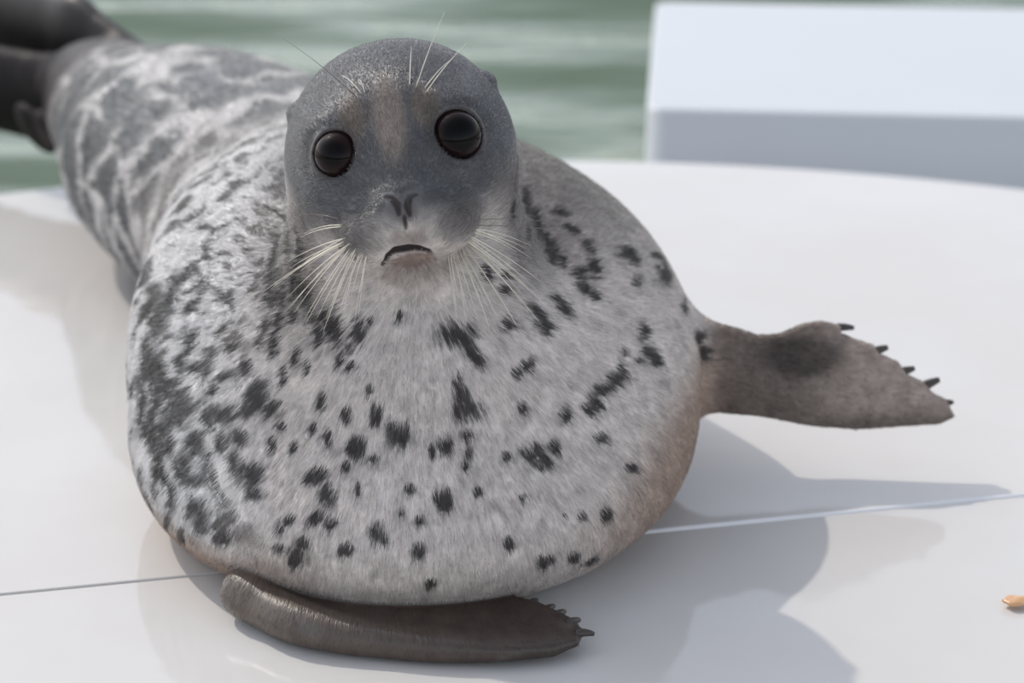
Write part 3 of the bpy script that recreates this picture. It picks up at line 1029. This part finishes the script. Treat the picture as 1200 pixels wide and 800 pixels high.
# ---- short coat of hairs lying along the flow
def build_fur(n_hair):
    P0, P1, P2, P3 = (SV[SF[:, i]] for i in range(4))
    nr = np.cross(P2 - P0, P3 - P1)
    ar = np.linalg.norm(nr, axis=1) + 1e-12
    nr = nr / ar[:, None]
    ctr = (P0 + P2) / 2
    v0 = SF[:, 0]
    hm, fl = headm[v0], flip[v0]
    bare = np.maximum(1 - sstep(cutd, 0.0015, 0.0045), lid)[v0]
    bare = np.maximum(bare, (blob((0, 0.135, -0.050), (0.020, 0.022, 0.018)))[v0])
    vis = ((CAM_LOC - ctr) / np.linalg.norm(CAM_LOC - ctr, axis=1)[:, None] * nr).sum(1)
    dens = (1 - 0.88 * FBm[v0]) * (1 + 2.2 * hm) * (1 - 0.5 * fl) * (bare < 0.35) * (vis > -0.5) * (ctr[:, 2] > 0.012) * (1 - 0.75 * sstep(ctr[:, 1], 0.25, 0.5)) * (ctr[:, 1] < 0.95)
    w_ = ar * dens
    pick = rng.choice(len(SF), n_hair, p=w_ / w_.sum())
    u, v = rng.random((2, n_hair, 1))
    p = (P0[pick] * (1 - u) + P1[pick] * u) * (1 - v) + (P3[pick] * (1 - u) + P2[pick] * u) * v
    n = nr[pick]
    vi = v0[pick]
    away = p - chin
    away /= np.linalg.norm(away, axis=1)[:, None]
    # over head and muzzle the coat runs back from the nose tip
    nose = h2w((0, 0.15, -0.05))
    a2_ = p - nose; a2_ /= np.linalg.norm(a2_, axis=1)[:, None]
    k = headm[vi][:, None]
    t_ = away * (1 - k) + a2_ * k
    t_ = t_ + rng.normal(0, 0.13, t_.shape)
    t_ -= n * (t_ * n).sum(1)[:, None]
    t_ /= np.linalg.norm(t_, axis=1)[:, None] + 1e-9
    ln = (0.0095 * (1 - k) + 0.0046 * k) * (1 - 0.55 * flip[vi][:, None]) * rng.uniform(0.65, 1.2, (n_hair, 1))
    far = sstep(p[:, 1], 0.2, 0.5)[:, None]
    ln = ln * (1 + 0.6 * far)
    lift = ln * rng.uniform(0.06, 0.20, (n_hair, 1))
    pts = np.stack([p - n * 0.0006, p + t_ * ln * 0.33 + n * lift * 0.8, p + t_ * ln * 0.68 + n * lift, p + t_ * ln + n * lift * 0.9], 1)
    r0 = (0.00019 * (1 - k) + 0.00012 * k) * (1 + 0.9 * far)
    rad = r0[:, :, None] * np.array([1.0, 0.95, 0.7, 0.2])[None, :, None]
    hc = bpy.data.hair_curves.new('fur')
    hc.add_curves([4] * n_hair)
    hc.attributes['position'].data.foreach_set('vector', (pts - OFF).astype(np.float32).ravel())
    ra = hc.attributes.get('radius') or hc.attributes.new('radius', 'FLOAT', 'POINT')
    ra.data.foreach_set('value', rad.astype(np.float32).ravel())
    q_ = hc.attributes.new('coat', 'FLOAT_COLOR', 'CURVE')
    jit = rng.uniform(0.78, 1.25, (n_hair, 1))
    q_.data.foreach_set('color', np.concatenate([base[vi] * jit, np.ones((n_hair, 1))], 1).astype(np.float32).ravel())
    for nm, arr in (('spot', SPOT), ('net', net), ('flank', left), ('flip', flip), ('wet', wet)):
        hc.attributes.new(nm, 'FLOAT', 'CURVE').data.foreach_set('value', arr[vi].astype(np.float32))
    fw = p - chin
    rr_ = np.sqrt((fw @ a1) ** 2 + (fw @ a2) ** 2) + 1e-6
    fl3 = np.stack([(fw @ a1) / rr_, (fw @ a2) / rr_, np.linalg.norm(fw, axis=1)], -1)
    for nm, arr in (('flow', fl3), ('root', p)):
        hc.attributes.new(nm, 'FLOAT_VECTOR', 'CURVE').data.foreach_set('vector', arr.astype(np.float32).ravel())
    hc.materials.append(M_FUR)
    o = bpy.data.objects.new('fur', hc)
    COL.objects.link(o); o.parent = seal
    o['kind'] = 'stuff'


build_fur(260000)


# ---- eyes
def mat_eye():
    N = NT('seal_eye')
    tc = N.n('ShaderNodeTexCoord').outputs['Object']
    sx = N.n('ShaderNodeSeparateXYZ'); N.t.links.new(tc, sx.inputs[0])
    rim = N.ramp(sx.outputs[2], 0.0225, 0.0185)
    col = N.mix(rim, (0.003, 0.0025, 0.003), (0.014, 0.007, 0.007))
    N.p(Base_Color=col, Roughness=0.02, IOR=1.23)
    return N.m


M_EYE = mat_eye()
for c, ax, r in EYES:
    bm = bmesh.new()
    bmesh.ops.create_uvsphere(bm, u_segments=48, v_segments=32, radius=r)
    o = bm_obj('eye', bm, M_EYE, seal, smooth=True)
    o.rotation_euler = Vector(HM @ ax).to_track_quat('Z', 'Y').to_euler()
    o.location = Vector(h2w(c) - OFF)


# ---- whiskers and claws
def mat_simple(name, c, rough, **kw):
    N = NT(name)
    tc = N.n('ShaderNodeTexCoord').outputs['Object']
    col = N.mix(N.noise(tc, 60.0, 2), tuple(x * 0.8 for x in c), tuple(min(1, x * 1.15) for x in c))
    return N.p(Base_Color=col, Roughness=rough, **kw)


M_WHISK = mat_simple('whisker_pale', (0.80, 0.74, 0.63), 0.3)
M_WHISKD = mat_simple('whisker_dark', (0.16, 0.12, 0.10), 0.3)
M_CLAW = mat_simple('claw_horn', (0.055, 0.045, 0.038), 0.3)


def tube(name, pts, radii, mat, parent, seg=6, beads=False):
    pts = [np.asarray(p, float) for p in pts]
    V = []; F = []
    n = len(pts)
    up = np.array([0.3, 0.2, 0.93])
    for i, p in enumerate(pts):
        d = pts[min(i + 1, n - 1)] - pts[max(i - 1, 0)]
        d /= np.linalg.norm(d)
        a = np.cross(d, up); a /= np.linalg.norm(a); b = np.cross(d, a)
        for k in range(seg):
            th = 2 * math.pi * k / seg
            V.append(p + radii[i] * (a * math.cos(th) + b * math.sin(th)) - OFF)
    for i in range(n - 1):
        for k in range(seg):
            F.append((i * seg + k, i * seg + (k + 1) % seg, (i + 1) * seg + (k + 1) % seg, (i + 1) * seg + k))
    F.append(tuple(range(seg))[::-1]); F.append(tuple(range((n - 1) * seg, n * seg)))
    return mesh_obj(name, V, F, mat, parent)


def whisker(p0, p1, p2, r0, mat, n=14):
    pts = [p0 * (1 - t) ** 2 + 2 * p1 * t * (1 - t) + p2 * t * t for t in np.linspace(0, 1, n)]
    rad = [r0 * (1 - 0.8 * t) * (1 + 0.10 * math.sin(i * 2.1)) for i, t in enumerate(np.linspace(0, 1, n))]
    tube('whisker', pts, rad, mat, seal)


def surf(px, py):
    P, ok = trace([px], [py])
    return P[0]


# (root pixel, end pixel, how far the tip stands towards the viewer, pale?)
WH = [
    ((402, 266), (352, 278), 0.030, 1), ((404, 283), (318, 338), 0.045, 1), ((404, 286), (352, 318), 0.035, 1),
    ((408, 288), (345, 366), 0.040, 1), ((411, 290), (356, 376), 0.040, 1), ((415, 292), (372, 372), 0.035, 1),
    ((418, 294), (384, 376), 0.035, 1), ((422, 296), (398, 366), 0.030, 1), ((426, 297), (411, 350), 0.030, 1), ((429, 298), (420, 372), 0.030, 1),
    ((409, 278), (338, 306), 0.045, 1), ((412, 284), (340, 345), 0.040, 1),
    ((553, 272), (606, 296), 0.035, 1), ((550, 276), (640, 335), 0.045, 1), ((548, 280), (634, 352), 0.040, 1), ((546, 284), (628, 372), 0.040, 1),
    ((543, 287), (605, 380), 0.035, 1), ((540, 290), (590, 388), 0.035, 1), ((537, 292), (573, 382), 0.035, 1), ((534, 295), (560, 376), 0.030, 1), ((530, 298), (548, 366), 0.030, 1), ((527, 300), (537, 352), 0.028, 1),
    ((555, 264), (690, 276), 0.050, 0), ((553, 258), (655, 262), 0.045, 0), ((556, 268), (622, 288), 0.040, 1), ((551, 284), (618, 352), 0.035, 1),
    ((400, 258), (350, 252), 0.030, 0),
    ((487, 104), (521, 14), 0.030, 1), ((496, 106), (531, 68), 0.020, 1), ((480, 102), (482, 55), 0.020, 1), ((498, 110), (548, 50), 0.025, 1),
    ((425, 112), (400, 88), 0.015, 1), ((418, 114), (330, 44), 0.035, 0), ((428, 110), (420, 92), 0.012, 1),
]
for (a, b, lift, pale) in list(WH[:26]):            # the fans are dense: a second, slightly turned hair by most roots
    if pale:
        WH.append(((a[0] + random.uniform(-3, 3), a[1] + random.uniform(-3, 3)), (b[0] + random.uniform(-14, 14), b[1] + random.uniform(-6, 18)), lift * 0.8, 1))
for (a, b, lift, pale) in WH:
    p0 = surf(*a)
    dcam = CAM_LOC - p0; dcam /= np.linalg.norm(dcam)
    Yb = p0[1] + 0.02
    p2 = at(b[0], b[1], Yb) + 0 * dcam
    Pb, okb = trace([b[0]], [b[1]])
    if okb[0] and Pb[0][1] < 0.1:
        p2 = Pb[0] + ray(*b) * -lift * 0.6
    else:
        p2 = at(b[0], b[1], p0[1] - 0.01)
    mid = (p0 + p2) / 2 + dcam * lift * 0.5 + np.array([0, 0, 0.006])
    whisker(p0 - dcam * 0.002, mid, p2, 0.00068 if pale else 0.00048, M_WHISK if pale else M_WHISKD)


def claw(p, d, length, r, drop=0.25):
    d = np.asarray(d, float); d /= np.linalg.norm(d)
    pts = []; rad = []
    for t in np.linspace(0, 1, 7):
        pts.append(p + d * length * (t - 0.25) - np.array([0, 0, 1.0]) * drop * length * t * t)
        rad.append(r * (1 - 0.5 * t ** 2))
    tube('claw', pts, rad, M_CLAW, seal, seg=8)


for (px, py, dx, dy, l, r) in [(986, 383, 1, 0.05, .019, .0046), (984, 394, 1, -0.1, .016, .0044), (1024, 412, 1, 0.45, .023, .0058),
                               (1055, 436, 1, 0.40, .023, .0056), (1083, 452, 1, 0.55, .026, .0062), (1108, 472, 1, 0.2, .012, .0044)]:
    claw(FL.pt(px, py), FL.e1 * dx + FL.e2 * dy, l, r, 0.1)
for (px, py, dx, dy) in [(622, 707, .45, .9), (641, 714, .5, .85), (653, 720, .55, .8), (668, 729, .7, .7), (680, 741, 1, .15)]:
    claw(ground(px, py, 0.019), (dx, dy, 0.15), .018, .0046, 0.25)


# ------------------------------------------------------------------ scrap on the deck
def scrap():
    c = ground(1194, 708)
    bm = bmesh.new()
    bmesh.ops.create_icosphere(bm, subdivisions=3, radius=1.0)
    r = random.Random(4)
    for v in bm.verts:
        n = v.co.copy()
        k = 1 + 0.18 * math.sin(n.x * 5 + 1) * math.cos(n.y * 4) + r.uniform(-.04, .04)
        v.co = Vector((n.x * 0.016 * k, n.y * 0.010 * k, max(-0.9, n.z) * 0.004 * k))
    zmin = min(v.co.z for v in bm.verts)
    for v in bm.verts: v.co.z -= zmin
    o = bm_obj('fish_scrap', bm, mat_simple('orange_flesh', (0.72, 0.42, 0.22), 0.2), None, smooth=True)
    o.location = (c[0], c[1], 0.0)
    tag(o, 'small orange scrap of food lying on the wet deck', 'food scrap')


scrap()
print('total', round(time.time() - _t0, 1))
